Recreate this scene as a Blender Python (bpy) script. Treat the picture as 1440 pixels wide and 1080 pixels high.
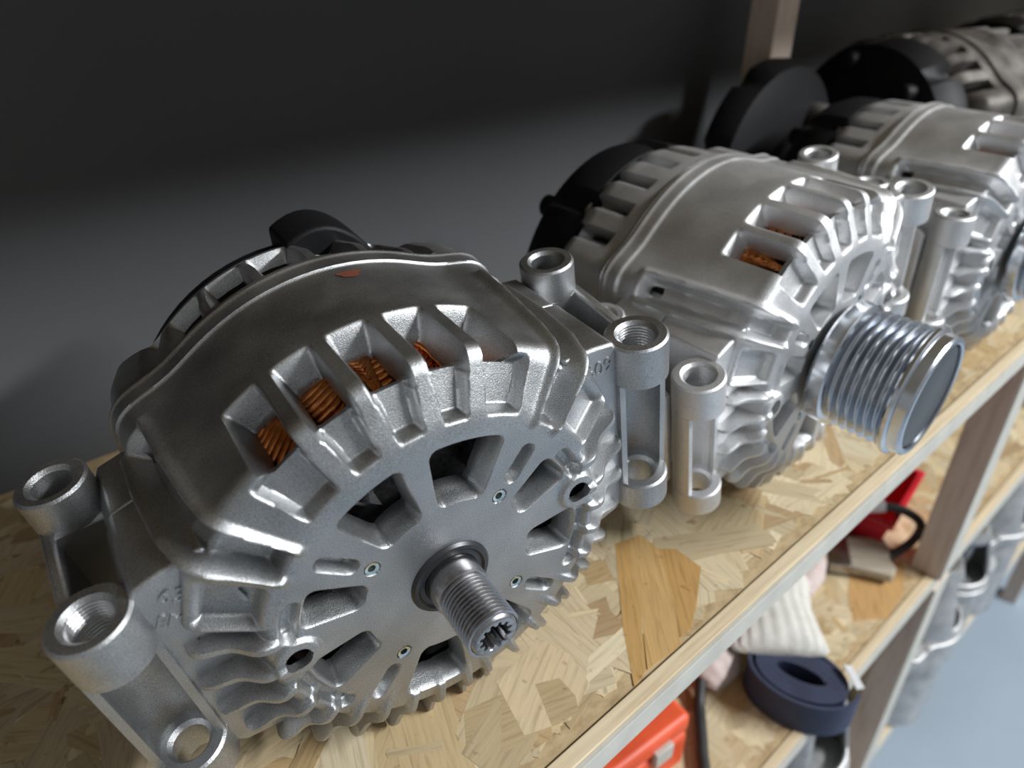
import bpy, bmesh, math, random
import numpy as np
from mathutils import Matrix, Vector

for o in list(bpy.data.objects):
    bpy.data.objects.remove(o)
scene = bpy.context.scene
COL = scene.collection
MM = 0.001
random.seed(7)
rng = np.random.RandomState(11)

# ------------------------------------------------------------------ camera
cam_d = bpy.data.cameras.new('camera')
cam = bpy.data.objects.new('camera', cam_d)
COL.objects.link(cam)
CM = ((0.74553, 0.34791, -0.56845, -97.06 * MM),
      (-0.66646, 0.38455, -0.63871, -138.85 * MM),
      (-0.003615, 0.85503, 0.51857, 249.29 * MM),
      (0, 0, 0, 1))
cam.matrix_world = Matrix(CM)
cam_d.sensor_fit = 'HORIZONTAL'
cam_d.sensor_width = 36.0
cam_d.lens = 1029.35 / 1440 * 36.0
cam_d.clip_start = 0.005
cam_d.clip_end = 50
cam_d.dof.use_dof = True
cam_d.dof.focus_distance = 0.238
cam_d.dof.aperture_fstop = 9.0
scene.camera = cam

# ------------------------------------------------------------------ light
world = bpy.data.worlds.new('world')
scene.world = world
world.use_nodes = True
bg = world.node_tree.nodes['Background']
bg.inputs[0].default_value = (0.93, 0.97, 1.0, 1)
bg.inputs[1].default_value = 0.215


def area(name, loc, target, sx, sy, power, col=(1, 1, 1)):
    d = bpy.data.lights.new(name, 'AREA')
    d.shape = 'RECTANGLE'
    d.size = sx
    d.size_y = sy
    d.energy = power
    d.color = col
    o = bpy.data.objects.new(name, d)
    COL.objects.link(o)
    o.location = loc
    dv = Vector(target) - Vector(loc)
    o.rotation_euler = dv.to_track_quat('-Z', 'Y').to_euler()
    return o


# ceiling tube lamp of the aisle in front of the rack (it throws the upper board's shadow edge on the wall)
area('ceiling_lamp_offscreen', (1.55, -1.75, 1.56), (0.1, 0.0, 0.05), 1.3, 0.13, 78, (0.95, 0.98, 1.0))

vs = scene.view_settings
vs.view_transform = 'Standard'
vs.look = 'None'
vs.gamma = 1.0
vs.use_curve_mapping = False
vs.exposure = 0.4


# ------------------------------------------------------------------ helpers
def tag(o, label=None, cat=None, group=None, kind=None):
    if label:
        o['label'] = label
    if cat:
        o['category'] = cat
    if group:
        o['group'] = group
    if kind:
        o['kind'] = kind
    return o


def empty(name, loc=(0, 0, 0), rot=None):
    o = bpy.data.objects.new(name, None)
    o.empty_display_size = 0.02
    COL.objects.link(o)
    if rot is not None:
        m = rot.to_4x4()
        m.translation = Vector(loc) * MM
        o.matrix_world = m
    else:
        o.location = Vector(loc) * MM
    return o


class MB:
    """collects geometry in millimetres; build() links it as one mesh object"""

    def __init__(self):
        self.v = []
        self.f = []

    def add(self, vs_, fs_):
        b = len(self.v)
        self.v.extend([tuple(p) for p in vs_])
        self.f.extend([tuple(i + b for i in f) for f in fs_])
        return self

    def box(self, x0, x1, y0, y1, z0, z1):
        return self.add([(x0, y0, z0), (x1, y0, z0), (x1, y1, z0), (x0, y1, z0),
                         (x0, y0, z1), (x1, y0, z1), (x1, y1, z1), (x0, y1, z1)],
                        [(3, 2, 1, 0), (4, 5, 6, 7), (0, 1, 5, 4), (1, 2, 6, 5), (2, 3, 7, 6), (3, 0, 4, 7)])

    def lathe(self, prof, n=48, axis='z', c=(0, 0, 0), close=False, caps=False):
        """prof: list of (radius, height)"""
        vs_, fs_ = [], []
        m = len(prof)
        for i in range(n):
            a = 2 * math.pi * i / n
            ca, sa = math.cos(a), math.sin(a)
            for r, h in prof:
                if axis == 'z':
                    p = (c[0] + r * ca, c[1] + r * sa, c[2] + h)
                elif axis == 'y':
                    p = (c[0] + r * ca, c[1] + h, c[2] + r * sa)
                else:
                    p = (c[0] + h, c[1] + r * ca, c[2] + r * sa)
                vs_.append(p)
        mm = m if close else m - 1
        for i in range(n):
            j = (i + 1) % n
            for k in range(mm):
                k2 = (k + 1) % m
                fs_.append((i * m + k, j * m + k, j * m + k2, i * m + k2))
        if caps:
            fs_.append(tuple(i * m for i in range(n)))
            fs_.append(tuple(i * m + m - 1 for i in range(n))[::-1])
        return self.add(vs_, fs_)

    def prism(self, poly, h0, h1, axis='z', M=None):
        n = len(poly)
        vs_ = []
        for h in (h0, h1):
            for a, b in poly:
                p = {'z': (a, b, h), 'y': (a, h, b), 'x': (h, a, b)}[axis]
                if M is not None:
                    p = tuple(M @ Vector(p))
                vs_.append(p)
        fs_ = [tuple(range(n))[::-1], tuple(range(n, 2 * n))]
        for i in range(n):
            j = (i + 1) % n
            fs_.append((i, j, n + j, n + i))
        return self.add(vs_, fs_)

    def tube(self, path, r, n=8, closed=False, flat=None):
        P = [Vector(p) for p in path]
        m = len(P)
        vs_, fs_ = [], []
        up = Vector((0.123, 0.31, 0.94)).normalized()
        for i, p in enumerate(P):
            a = P[(i - 1) % m] if (closed or i > 0) else P[0]
            b = P[(i + 1) % m] if (closed or i < m - 1) else P[-1]
            t = (b - a).normalized()
            s = t.cross(up)
            if s.length < 1e-4:
                s = t.orthogonal()
            s.normalize()
            u = s.cross(t)
            rr = r[i] if isinstance(r, (list, tuple)) else r
            for k in range(n):
                an = 2 * math.pi * k / n
                vs_.append(p + s * (rr * math.cos(an)) + u * (rr * math.sin(an) * (flat or 1)))
        for i in range(m if closed else m - 1):
            j = (i + 1) % m
            for k in range(n):
                k2 = (k + 1) % n
                fs_.append((i * n + k, i * n + k2, j * n + k2, j * n + k))
        if not closed:
            fs_.append(tuple(range(n))[::-1])
            fs_.append(tuple((m - 1) * n + k for k in range(n)))
        return self.add(vs_, fs_)

    def build(self, name, mat, parent=None, smooth=40, bevel=0, seg=2, fix=True):
        me = bpy.data.meshes.new(name)
        me.from_pydata([(x * MM, y * MM, z * MM) for x, y, z in self.v], [], self.f)
        if fix:
            bm = bmesh.new()
            bm.from_mesh(me)
            bmesh.ops.remove_doubles(bm, verts=bm.verts, dist=1e-6)
            bmesh.ops.recalc_face_normals(bm, faces=bm.faces)
            bm.to_mesh(me)
            bm.free()
        if smooth:
            me.shade_smooth()
            me.set_sharp_from_angle(angle=math.radians(smooth))
        me.materials.append(mat)
        o = bpy.data.objects.new(name, me)
        COL.objects.link(o)
        if parent is not None:
            o.parent = parent
        if bevel:
            md = o.modifiers.new('bevel', 'BEVEL')
            md.width = bevel * MM
            md.segments = seg
            md.limit_method = 'ANGLE'
            md.angle_limit = math.radians(35)
            md.harden_normals = False
        return o


def text_mesh(name, body, size, mat, M, parent, depth=0.35):
    cu = bpy.data.curves.new(name, 'FONT')
    cu.body = body
    cu.size = size * MM
    cu.extrude = depth * MM
    cu.align_x = 'CENTER'
    cu.align_y = 'CENTER'
    t = bpy.data.objects.new(name, cu)
    COL.objects.link(t)
    dg = bpy.context.evaluated_depsgraph_get()
    me = bpy.data.meshes.new_from_object(t.evaluated_get(dg))
    bpy.data.objects.remove(t)
    me.name = name
    me.materials.clear()
    me.materials.append(mat)
    o = bpy.data.objects.new(name, me)
    COL.objects.link(o)
    o.parent = parent
    o.matrix_local = M
    return o


def frame(loc, xax, yax):
    x = Vector(xax).normalized()
    y = Vector(yax)
    y = (y - x * y.dot(x)).normalized()
    z = x.cross(y)
    m = Matrix((x, y, z)).transposed().to_4x4()
    m.translation = Vector(loc) * MM
    return m


# ------------------------------------------------------------------ materials
def new_mat(name):
    m = bpy.data.materials.new(name)
    m.use_nodes = True
    nt = m.node_tree
    return m, nt, nt.nodes['Principled BSDF']


def nd(nt, typ, **kw):
    n = nt.nodes.new(typ)
    for k, v in kw.items():
        setattr(n, k, v)
    return n


def ramp(nt, src, stops):
    r = nd(nt, 'ShaderNodeValToRGB')
    el = r.color_ramp.elements
    el[0].position, el[0].color = stops[0][0], (*stops[0][1], 1)
    el[1].position, el[1].color = stops[-1][0], (*stops[-1][1], 1)
    for p, c in stops[1:-1]:
        e = el.new(p)
        e.color = (*c, 1)
    nt.links.new(src, r.inputs[0])
    return r.outputs[0]


def metal_mat(name, c0, c1, rough=0.42, grain=2600, bump=0.25, metallic=1.0, mott=55, dirt=None, speck=0.7):
    m, nt, b = new_mat(name)
    tc = nd(nt, 'ShaderNodeTexCoord')
    n1 = nd(nt, 'ShaderNodeTexNoise')
    n1.inputs['Scale'].default_value = mott
    n1.inputs['Detail'].default_value = 6
    nt.links.new(tc.outputs['Object'], n1.inputs['Vector'])
    n2 = nd(nt, 'ShaderNodeTexNoise')
    n2.inputs['Scale'].default_value = grain
    n2.inputs['Detail'].default_value = 2
    nt.links.new(tc.outputs['Object'], n2.inputs['Vector'])
    stops = [(0.3, c0), (0.7, c1)]
    if dirt:
        stops = [(0.24, dirt)] + [(0.36, c0), (0.7, c1)]
    col = ramp(nt, n1.outputs[0], stops)
    mix = nd(nt, 'ShaderNodeMix', data_type='RGBA', blend_type='OVERLAY')
    mix.inputs[0].default_value = speck
    nt.links.new(col, mix.inputs[6])
    sp = ramp(nt, n2.outputs['Fac'], [(0.3, (0.3, 0.3, 0.3)), (0.7, (0.78, 0.78, 0.78))])
    nt.links.new(sp, mix.inputs[7])
    nt.links.new(mix.outputs[2], b.inputs['Base Color'])
    b.inputs['Metallic'].default_value = metallic
    mr = nd(nt, 'ShaderNodeMapRange')
    mr.inputs[3].default_value = rough - 0.1
    mr.inputs[4].default_value = rough + 0.12
    nt.links.new(n1.outputs[0], mr.inputs[0])
    nt.links.new(mr.outputs[0], b.inputs['Roughness'])
    bp = nd(nt, 'ShaderNodeBump')
    bp.inputs['Strength'].default_value = bump
    bp.inputs['Distance'].default_value = 0.0003
    nt.links.new(n2.outputs['Fac'], bp.inputs['Height'])
    nt.links.new(bp.outputs[0], b.inputs['Normal'])
    return m


def plain_mat(name, col, rough=0.6, metallic=0.0, var=0.15, scale=40, bump=0.0, bscale=300):
    m, nt, b = new_mat(name)
    tc = nd(nt, 'ShaderNodeTexCoord')
    n1 = nd(nt, 'ShaderNodeTexNoise')
    n1.inputs['Scale'].default_value = scale
    n1.inputs['Detail'].default_value = 5
    nt.links.new(tc.outputs['Object'], n1.inputs['Vector'])
    c0 = tuple(c * (1 - var) for c in col)
    c1 = tuple(min(1, c * (1 + var)) for c in col)
    nt.links.new(ramp(nt, n1.outputs[0], [(0.3, c0), (0.7, c1)]), b.inputs['Base Color'])
    b.inputs['Roughness'].default_value = rough
    b.inputs['Metallic'].default_value = metallic
    if bump:
        n2 = nd(nt, 'ShaderNodeTexNoise')
        n2.inputs['Scale'].default_value = bscale
        n2.inputs['Detail'].default_value = 4
        nt.links.new(tc.outputs['Object'], n2.inputs['Vector'])
        bp = nd(nt, 'ShaderNodeBump')
        bp.inputs['Strength'].default_value = bump
        bp.inputs['Distance'].default_value = 0.001
        nt.links.new(n2.outputs['Fac'], bp.inputs['Height'])
        nt.links.new(bp.outputs[0], b.inputs['Normal'])
    return m


def wood_mat(name, c0, c1, c2, stretch=(4, 90, 90), rough=0.75):
    m, nt, b = new_mat(name)
    tc = nd(nt, 'ShaderNodeTexCoord')
    mp = nd(nt, 'ShaderNodeMapping')
    mp.inputs['Scale'].default_value = stretch
    nt.links.new(tc.outputs['Object'], mp.inputs[0])
    n1 = nd(nt, 'ShaderNodeTexNoise')
    n1.inputs['Scale'].default_value = 3
    n1.inputs['Detail'].default_value = 7
    n1.inputs['Roughness'].default_value = 0.65
    nt.links.new(mp.outputs[0], n1.inputs['Vector'])
    nt.links.new(ramp(nt, n1.outputs[0], [(0.28, c0), (0.5, c1), (0.75, c2)]), b.inputs['Base Color'])
    b.inputs['Roughness'].default_value = rough
    bp = nd(nt, 'ShaderNodeBump')
    bp.inputs['Strength'].default_value = 0.3
    bp.inputs['Distance'].default_value = 0.0006
    nt.links.new(n1.outputs[0], bp.inputs['Height'])
    nt.links.new(bp.outputs[0], b.inputs['Normal'])
    return m


def strand_mat(name):
    """pressed wood strand: colour of each strand from an attribute, grain from its UVs"""
    m, nt, b = new_mat(name)
    at = nd(nt, 'ShaderNodeAttribute', attribute_name='strand')
    uv = nd(nt, 'ShaderNodeUVMap', uv_map='grain')
    mp = nd(nt, 'ShaderNodeMapping')
    mp.inputs['Scale'].default_value = (30, 420, 1)
    nt.links.new(uv.outputs[0], mp.inputs[0])
    n1 = nd(nt, 'ShaderNodeTexNoise')
    n1.inputs['Scale'].default_value = 1.3
    n1.inputs['Detail'].default_value = 6
    n1.inputs['Distortion'].default_value = 0.6
    nt.links.new(mp.outputs[0], n1.inputs['Vector'])
    g = ramp(nt, n1.outputs[0], [(0.25, (0.5, 0.44, 0.36)), (0.48, (0.95, 0.94, 0.92)), (0.8, (1.12, 1.1, 1.06))])
    mul = nd(nt, 'ShaderNodeMix', data_type='RGBA', blend_type='MULTIPLY')
    mul.inputs[0].default_value = 0.7
    nt.links.new(at.outputs['Color'], mul.inputs[6])
    nt.links.new(g, mul.inputs[7])
    # brown specks and scuffs
    tc = nd(nt, 'ShaderNodeTexCoord')
    n3 = nd(nt, 'ShaderNodeTexNoise')
    n3.inputs['Scale'].default_value = 160
    n3.inputs['Detail'].default_value = 5
    nt.links.new(tc.outputs['Object'], n3.inputs['Vector'])
    sp = ramp(nt, n3.outputs[0], [(0.27, (0.42, 0.32, 0.22)), (0.36, (1, 1, 1))])
    mu2 = nd(nt, 'ShaderNodeMix', data_type='RGBA', blend_type='MULTIPLY')
    mu2.inputs[0].default_value = 0.8
    nt.links.new(mul.outputs[2], mu2.inputs[6])
    nt.links.new(sp, mu2.inputs[7])
    nt.links.new(mu2.outputs[2], b.inputs['Base Color'])
    b.inputs['Roughness'].default_value = 0.62
    bp = nd(nt, 'ShaderNodeBump')
    bp.inputs['Strength'].default_value = 0.35
    bp.inputs['Distance'].default_value = 0.0004
    nt.links.new(n1.outputs[0], bp.inputs['Height'])
    nt.links.new(bp.outputs[0], b.inputs['Normal'])
    return m


ALU = metal_mat('cast_aluminium', (0.36, 0.365, 0.37), (0.47, 0.475, 0.48), 0.42, 3000, 0.42)
ALU2 = metal_mat('bright_cast_aluminium', (0.58, 0.58, 0.585), (0.71, 0.71, 0.715), 0.47, 2600, 0.5, 0.85)
ALU_M = metal_mat('machined_aluminium', (0.55, 0.555, 0.56), (0.66, 0.66, 0.67), 0.33, 900, 0.12, speck=0.2)
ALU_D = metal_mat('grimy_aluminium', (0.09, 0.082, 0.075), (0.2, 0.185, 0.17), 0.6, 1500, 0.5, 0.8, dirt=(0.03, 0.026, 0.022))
ALU_S = metal_mat('old_starter_aluminium', (0.42, 0.42, 0.42), (0.62, 0.62, 0.61), 0.5, 1500, 0.5, 0.9, dirt=(0.12, 0.11, 0.1))
STEEL = metal_mat('shaft_steel', (0.30, 0.295, 0.30), (0.45, 0.44, 0.45), 0.27, 1200, 0.08, speck=0.25)
CHROME = metal_mat('pulley_zinc', (0.58, 0.61, 0.66), (0.70, 0.73, 0.78), 0.2, 700, 0.0, speck=0.05)
CAPM = plain_mat('pulley_cap_plastic', (0.045, 0.047, 0.05), 0.35)
BLACK = plain_mat('black_plastic', (0.008, 0.008, 0.009), 0.55, bump=0.1, bscale=900)
BLACK.node_tree.nodes['Principled BSDF'].inputs['Specular IOR Level'].default_value = 0.2
SEAL = plain_mat('bearing_seal_rubber', (0.02, 0.021, 0.023), 0.35)
COPPER = metal_mat('enamelled_copper', (0.36, 0.10, 0.03), (0.72, 0.30, 0.10), 0.26, 400, 0.1, 1.0, 90)
VARN = plain_mat('dark_varnish', (0.015, 0.011, 0.009), 0.3)
DARKIN = plain_mat('dark_lamination', (0.02, 0.019, 0.019), 0.6, 0.5)
ROTM = metal_mat('rotor_fan_steel', (0.25, 0.25, 0.26), (0.4, 0.4, 0.41), 0.4, 600, 0.1)
INSERT = metal_mat('zinc_insert', (0.55, 0.66, 0.66), (0.75, 0.82, 0.8), 0.25, 900, 0.1)
RUST = plain_mat('rust_dab', (0.16, 0.045, 0.025), 0.7)
STRAND = strand_mat('wood_strand')
BOARD = wood_mat('board_core', (0.30, 0.20, 0.10), (0.48, 0.35, 0.19), (0.6, 0.46, 0.27), (30, 60, 60))
STRIPW = wood_mat('raw_strip_wood', (0.52, 0.40, 0.24), (0.68, 0.55, 0.36), (0.76, 0.64, 0.45), (6, 160, 160))
PAINT = plain_mat('grey_white_paint', (0.50, 0.49, 0.44), 0.6, var=0.08, scale=60, bump=0.1)
POSTW = wood_mat('brownish_post_wood', (0.48, 0.365, 0.29), (0.62, 0.50, 0.42), (0.70, 0.58, 0.50), (70, 70, 5))
WALL = plain_mat('grey_plaster', (0.088, 0.091, 0.098), 0.85, var=0.05, scale=6, bump=0.15, bscale=120)
FLOORM = plain_mat('blue_grey_floor_paint', (0.36, 0.43, 0.51), 0.45, var=0.05, scale=5)
RED = plain_mat('red_plastic', (0.55, 0.015, 0.03), 0.35)
ORANGE = plain_mat('orange_plastic', (0.75, 0.10, 0.035), 0.45)
RUBBER = plain_mat('black_rubber', (0.03, 0.03, 0.032), 0.5)
NAVY = plain_mat('navy_webbing', (0.032, 0.042, 0.085), 0.65, var=0.25, scale=60, bump=0.4, bscale=1500)
KNIT = plain_mat('white_knit', (0.66, 0.65, 0.6), 0.9, var=0.1, scale=120, bump=0.5, bscale=900)
PINK = plain_mat('pinkish_knit', (0.6, 0.5, 0.47), 0.9, var=0.15, scale=120, bump=0.5, bscale=900)
BRIST = wood_mat('brush_bristle', (0.2, 0.17, 0.13), (0.42, 0.37, 0.29), (0.6, 0.55, 0.46), (120, 6, 120))
WHITEP = plain_mat('white_plastic', (0.75, 0.76, 0.78), 0.4)

# ------------------------------------------------------------------ setting: wall, floor
SH2 = -232.0
SH3 = -545.0
FLZ = -860.0
WALLY = 266.0
w = MB().box(-900, 2600, WALLY, WALLY + 60, FLZ, 1100).build('wall_back', WALL, bevel=0)
tag(w, 'plain dark grey plaster wall behind the rack', 'wall', kind='structure')
fl = MB().box(-1500, 3600, -2600, WALLY, FLZ - 30, FLZ).build('floor', FLOORM)
tag(fl, 'smooth blue grey painted floor', 'floor', kind='structure')

# ------------------------------------------------------------------ shelving unit
rack = empty('shelving_rack', (300, 110, FLZ))
tag(rack, 'wooden shelving rack of strand boards on square posts with painted edge strips', 'shelf')


def rk(mb, name, mat, **kw):
    o = mb.build(name, mat, **kw)
    o.parent = rack
    o.matrix_parent_inverse = Matrix.Translation(-rack.location)
    return o


X0, X1 = -420.0, 1500.0
Z_UP = 336.0
boards = {}
for z in (Z_UP, 0.0, SH2, SH3):
    o = rk(MB().box(X0, X1, -33.6, WALLY - 0.5, z - 12.5, z - 0.45), 'shelf_board', BOARD)
    boards[z] = o
    s = rk(MB().box(X0, X1, -40.8, -34.2, z - 12.5, z + 0.5), 'edge_strip', STRIPW, bevel=0.5)
    rk(MB().box(X0, X1, -34.3, -33.5, z - 12, z - 1.5), 'glue_joint', BOARD)
    p = MB().box(X0, X1, -42.9, -40.7, z - 13.0, z - 0.5).build('painted_face', PAINT, bevel=0.3)
    p.parent = s
# posts: pairs at the front and the back, in lengths between the boards
for px in (485.0, 1290.0):
    for za, zb in ((0.0, Z_UP - 12.5), (SH2, -12.5), (SH3, SH2 - 12.5), (FLZ, SH3 - 12.5)):
        rk(MB().box(px - 2, px + 29, 199, 224, za, zb), 'back_post', POSTW, bevel=1.0)
        if za < -1:
            fp = rk(MB().box(px + 1, px + 33, -44.8, -20.0, za, zb), 'front_post', POSTW, bevel=1.0)
            pf = MB().box(px + 1.6, px + 32.4, -45.6, -44.7, za + 0.3, zb - 0.3).build('painted_face', PAINT)
            pf.parent = fp


# strands pressed into the boards
def strand_poly(cx, cy, L, W, ang, rs):
    pts = []
    n = 3
    for i in range(n):
        pts.append((-L / 2 + L * i / (n - 1), -W / 2 + rs.uniform(-.12, .12) * W))
    pts.append((L / 2 + rs.uniform(-.12, .16) * L, rs.uniform(-.25, .25) * W))
    for i in range(n):
        pts.append((L / 2 - L * i / (n - 1), W / 2 + rs.uniform(-.12, .12) * W))
    pts.append((-L / 2 - rs.uniform(-.12, .16) * L, rs.uniform(-.25, .25) * W))
    ca, sa = math.cos(ang), math.sin(ang)
    return [(cx + a * ca - b * sa, cy + a * sa + b * ca) for a, b in pts], pts


PAL = [(0.66, 0.53, 0.32), (0.69, 0.56, 0.35), (0.73, 0.61, 0.40), (0.63, 0.49, 0.29), (0.60, 0.45, 0.25), (0.71, 0.58, 0.37),
       (0.75, 0.64, 0.44), (0.66, 0.53, 0.33), (0.53, 0.37, 0.20), (0.68, 0.55, 0.35), (0.57, 0.40, 0.20), (0.70, 0.57, 0.37), (0.72, 0.60, 0.40)]


def strand_mesh(name, polys):
    """polys: (world xy list, local uv list, z, colour, tilt)"""
    V, F, U, C = [], [], [], []
    for pw, pl, z, col, tl, uo in polys:
        b = len(V)
        n = len(pw)
        for (x, y) in pw:
            V.append((x * MM, y * MM, (z + tl[0] * (x - pw[0][0]) + tl[1] * (y - pw[0][1])) * MM))
        for (x, y) in pw:
            V.append((x * MM, y * MM, (z - 0.5) * MM))
        F.append(tuple(b + i for i in range(n)))
        U.append([((a + uo[0]) * MM, (c + uo[1]) * MM) for a, c in pl])
        C.append(col)
        for i in range(n):
            j = (i + 1) % n
            F.append((b + i, b + n + i, b + n + j, b + j))
            q = [pl[i], pl[i], pl[j], pl[j]]
            U.append([((a + uo[0]) * MM, (c + uo[1]) * MM) for a, c in q])
            C.append(col)
    me = bpy.data.meshes.new(name)
    me.from_pydata(V, [], F)
    uvl = me.uv_layers.new(name='grain')
    flat = [c for f in U for p in f for c in p]
    uvl.data.foreach_set('uv', flat)
    ca = me.color_attributes.new('strand', 'FLOAT_COLOR', 'CORNER')
    cc = []
    for f, c in zip(F, C):
        cc += [*c, 1.0] * len(f)
    ca.data.foreach_set('color', cc)
    me.materials.append(STRAND)
    return me


def strands_on(z, xr, yr, count, seed, own):
    rs = random.Random(seed)
    polys = []
    for i in range(count):
        L = rs.uniform(22, 62)
        W = rs.uniform(7, 22)
        if rs.random() < 0.3:
            L, W = rs.uniform(8, 28), rs.uniform(1.5, 5)
        cx, cy = rs.uniform(*xr), rs.uniform(*yr)
        ang = rs.gauss(0.3, 0.9)
        if cy - L * abs(math.sin(ang)) / 2 - W / 2 * abs(math.cos(ang)) - 4 < -33.6:
            cy = -33.6 + L * abs(math.sin(ang)) / 2 + W / 2 * abs(math.cos(ang)) + 5
        if cy + L * abs(math.sin(ang)) / 2 + W / 2 + 4 > WALLY:
            cy -= 40
        pw, pl = strand_poly(cx, cy, L, W, ang, rs)
        pw = [(x, max(y, -33.5)) for x, y in pw]
        c = rs.choice(PAL)
        k = rs.uniform(0.74, 1.02)
        c = tuple(q * k for q in c)
        zz = z - 0.32 + 0.3 * i / count
        tl = (rs.uniform(-.002, .002), rs.uniform(-.002, .002))
        polys.append((pw, pl, zz, c, tl, (rs.uniform(0, 500), rs.uniform(0, 500))))
    base = polys[:count - own]
    me = strand_mesh('pressed_strands', base)
    o = bpy.data.objects.new('pressed_strands', me)
    COL.objects.link(o)
    o.parent = boards[z]
    tag(o, kind='stuff')
    return polys[count - own:]


def single_strand(z, poly):
    me = strand_mesh('wood_strand', [poly])
    o = bpy.data.objects.new('wood_strand', me)
    COL.objects.link(o)
    o.parent = boards[z]
    return o


for p in strands_on(0.0, (-200, 900), (-33, 255), 3600, 3, 110):
    single_strand(0.0, p)
for p in strands_on(SH2, (60, 1250), (-33, 255), 2600, 4, 60):
    single_strand(SH2, p)
for p in strands_on(SH3, (300, 1300), (-33, 200), 1400, 5, 10):
    single_strand(SH3, p)


def hero(z, pts, col, ang):
    cx = sum(p[0] for p in pts) / len(pts)
    cy = sum(p[1] for p in pts) / len(pts)
    ca, sa = math.cos(-ang), math.sin(-ang)
    pl = [((x - cx) * ca - (y - cy) * sa, (x - cx) * sa + (y - cy) * ca) for x, y in pts]
    single_strand(z, (pts, pl, z + 0.02, col, (0, 0), (rng.uniform(0, 90), rng.uniform(0, 90))))


OR = (0.52, 0.31, 0.11)
hero(0.0, [(114, 24), (121, 22), (92, -10), (69, -32), (60, -33.4), (78, -12)], OR, 0.85)
hero(0.0, [(121, 22), (128, 20), (127, 8), (108, -15), (90, -33.3), (70, -32), (92, -10)], (0.56, 0.35, 0.14), 0.85)
hero(0.0, [(127, 8), (133, 2), (132, -13), (112, -25), (100, -31), (92, -31), (108, -15)], (0.50, 0.29, 0.10), 0.85)
hero(0.0, [(21, 4), (48, 8), (52, -6), (48, -21), (31, -27), (14, -20)], (0.66, 0.52, 0.33), 0.5)
hero(0.0, [(200, 40), (255, 20), (262, 6), (236, 2), (190, 26)], (0.55, 0.38, 0.18), -0.3)
hero(SH2, [(444, 14), (470, 2), (486, -13), (450, -30), (411, -33), (388, -16), (414, 2)], (0.55, 0.33, 0.13), 0.6)
hero(SH2, [(300, -4), (330, -12), (300, -33), (262, -33), (270, -18)], (0.56, 0.36, 0.16), 0.6)


# ------------------------------------------------------------------ alternators
def ss(x, a, b):
    t = np.clip((x - a) / (b - a), 0, 1)
    return t * t * (3 - 2 * t)


def rbox(dx, dy, bx, by, r):
    qx = np.abs(dx) - bx + r
    qy = np.abs(dy) - by + r
    return np.hypot(np.maximum(qx, 0), np.maximum(qy, 0)) + np.minimum(np.maximum(qx, qy), 0) - r


def wrap(a):
    return (a + 180) % 360 - 180


class Profile:
    def __init__(self, pts, win):
        pts = np.array(pts, float)          # (y, R)
        seg = np.hypot(*np.diff(pts, axis=0).T)
        cs = np.concatenate([[0], np.cumsum(seg)])
        self.L = cs[-1]
        d = 0.1
        s = np.arange(-win, self.L + win, d)
        y = np.interp(s, cs, pts[:, 0])
        R = np.interp(s, cs, pts[:, 1])
        a = s < 0
        t0 = (pts[1] - pts[0]) / seg[0]
        y[a] = pts[0, 0] + s[a] * t0[0]
        R[a] = pts[0, 1] + s[a] * t0[1]
        b = s > self.L
        t1 = (pts[-1] - pts[-2]) / seg[-1]
        y[b] = pts[-1, 0] + (s[b] - self.L) * t1[0]
        R[b] = pts[-1, 1] + (s[b] - self.L) * t1[1]
        k = int(win / d) | 1
        ker = np.ones(k) / k
        self.y = np.convolve(y, ker, 'same')
        self.R = np.convolve(R, ker, 'same')
        self.s = s
        ty, tR = np.gradient(self.y), np.gradient(self.R)
        n = np.hypot(ty, tR) + 1e-9
        sg = 1 if pts[1, 0] < pts[0, 0] else -1
        self.ny, self.nR = sg * tR / n, -sg * ty / n

    def at(self, s):
        f = lambda a: np.interp(s, self.s, a)
        return f(self.y), f(self.R), f(self.ny), f(self.nR)


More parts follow.
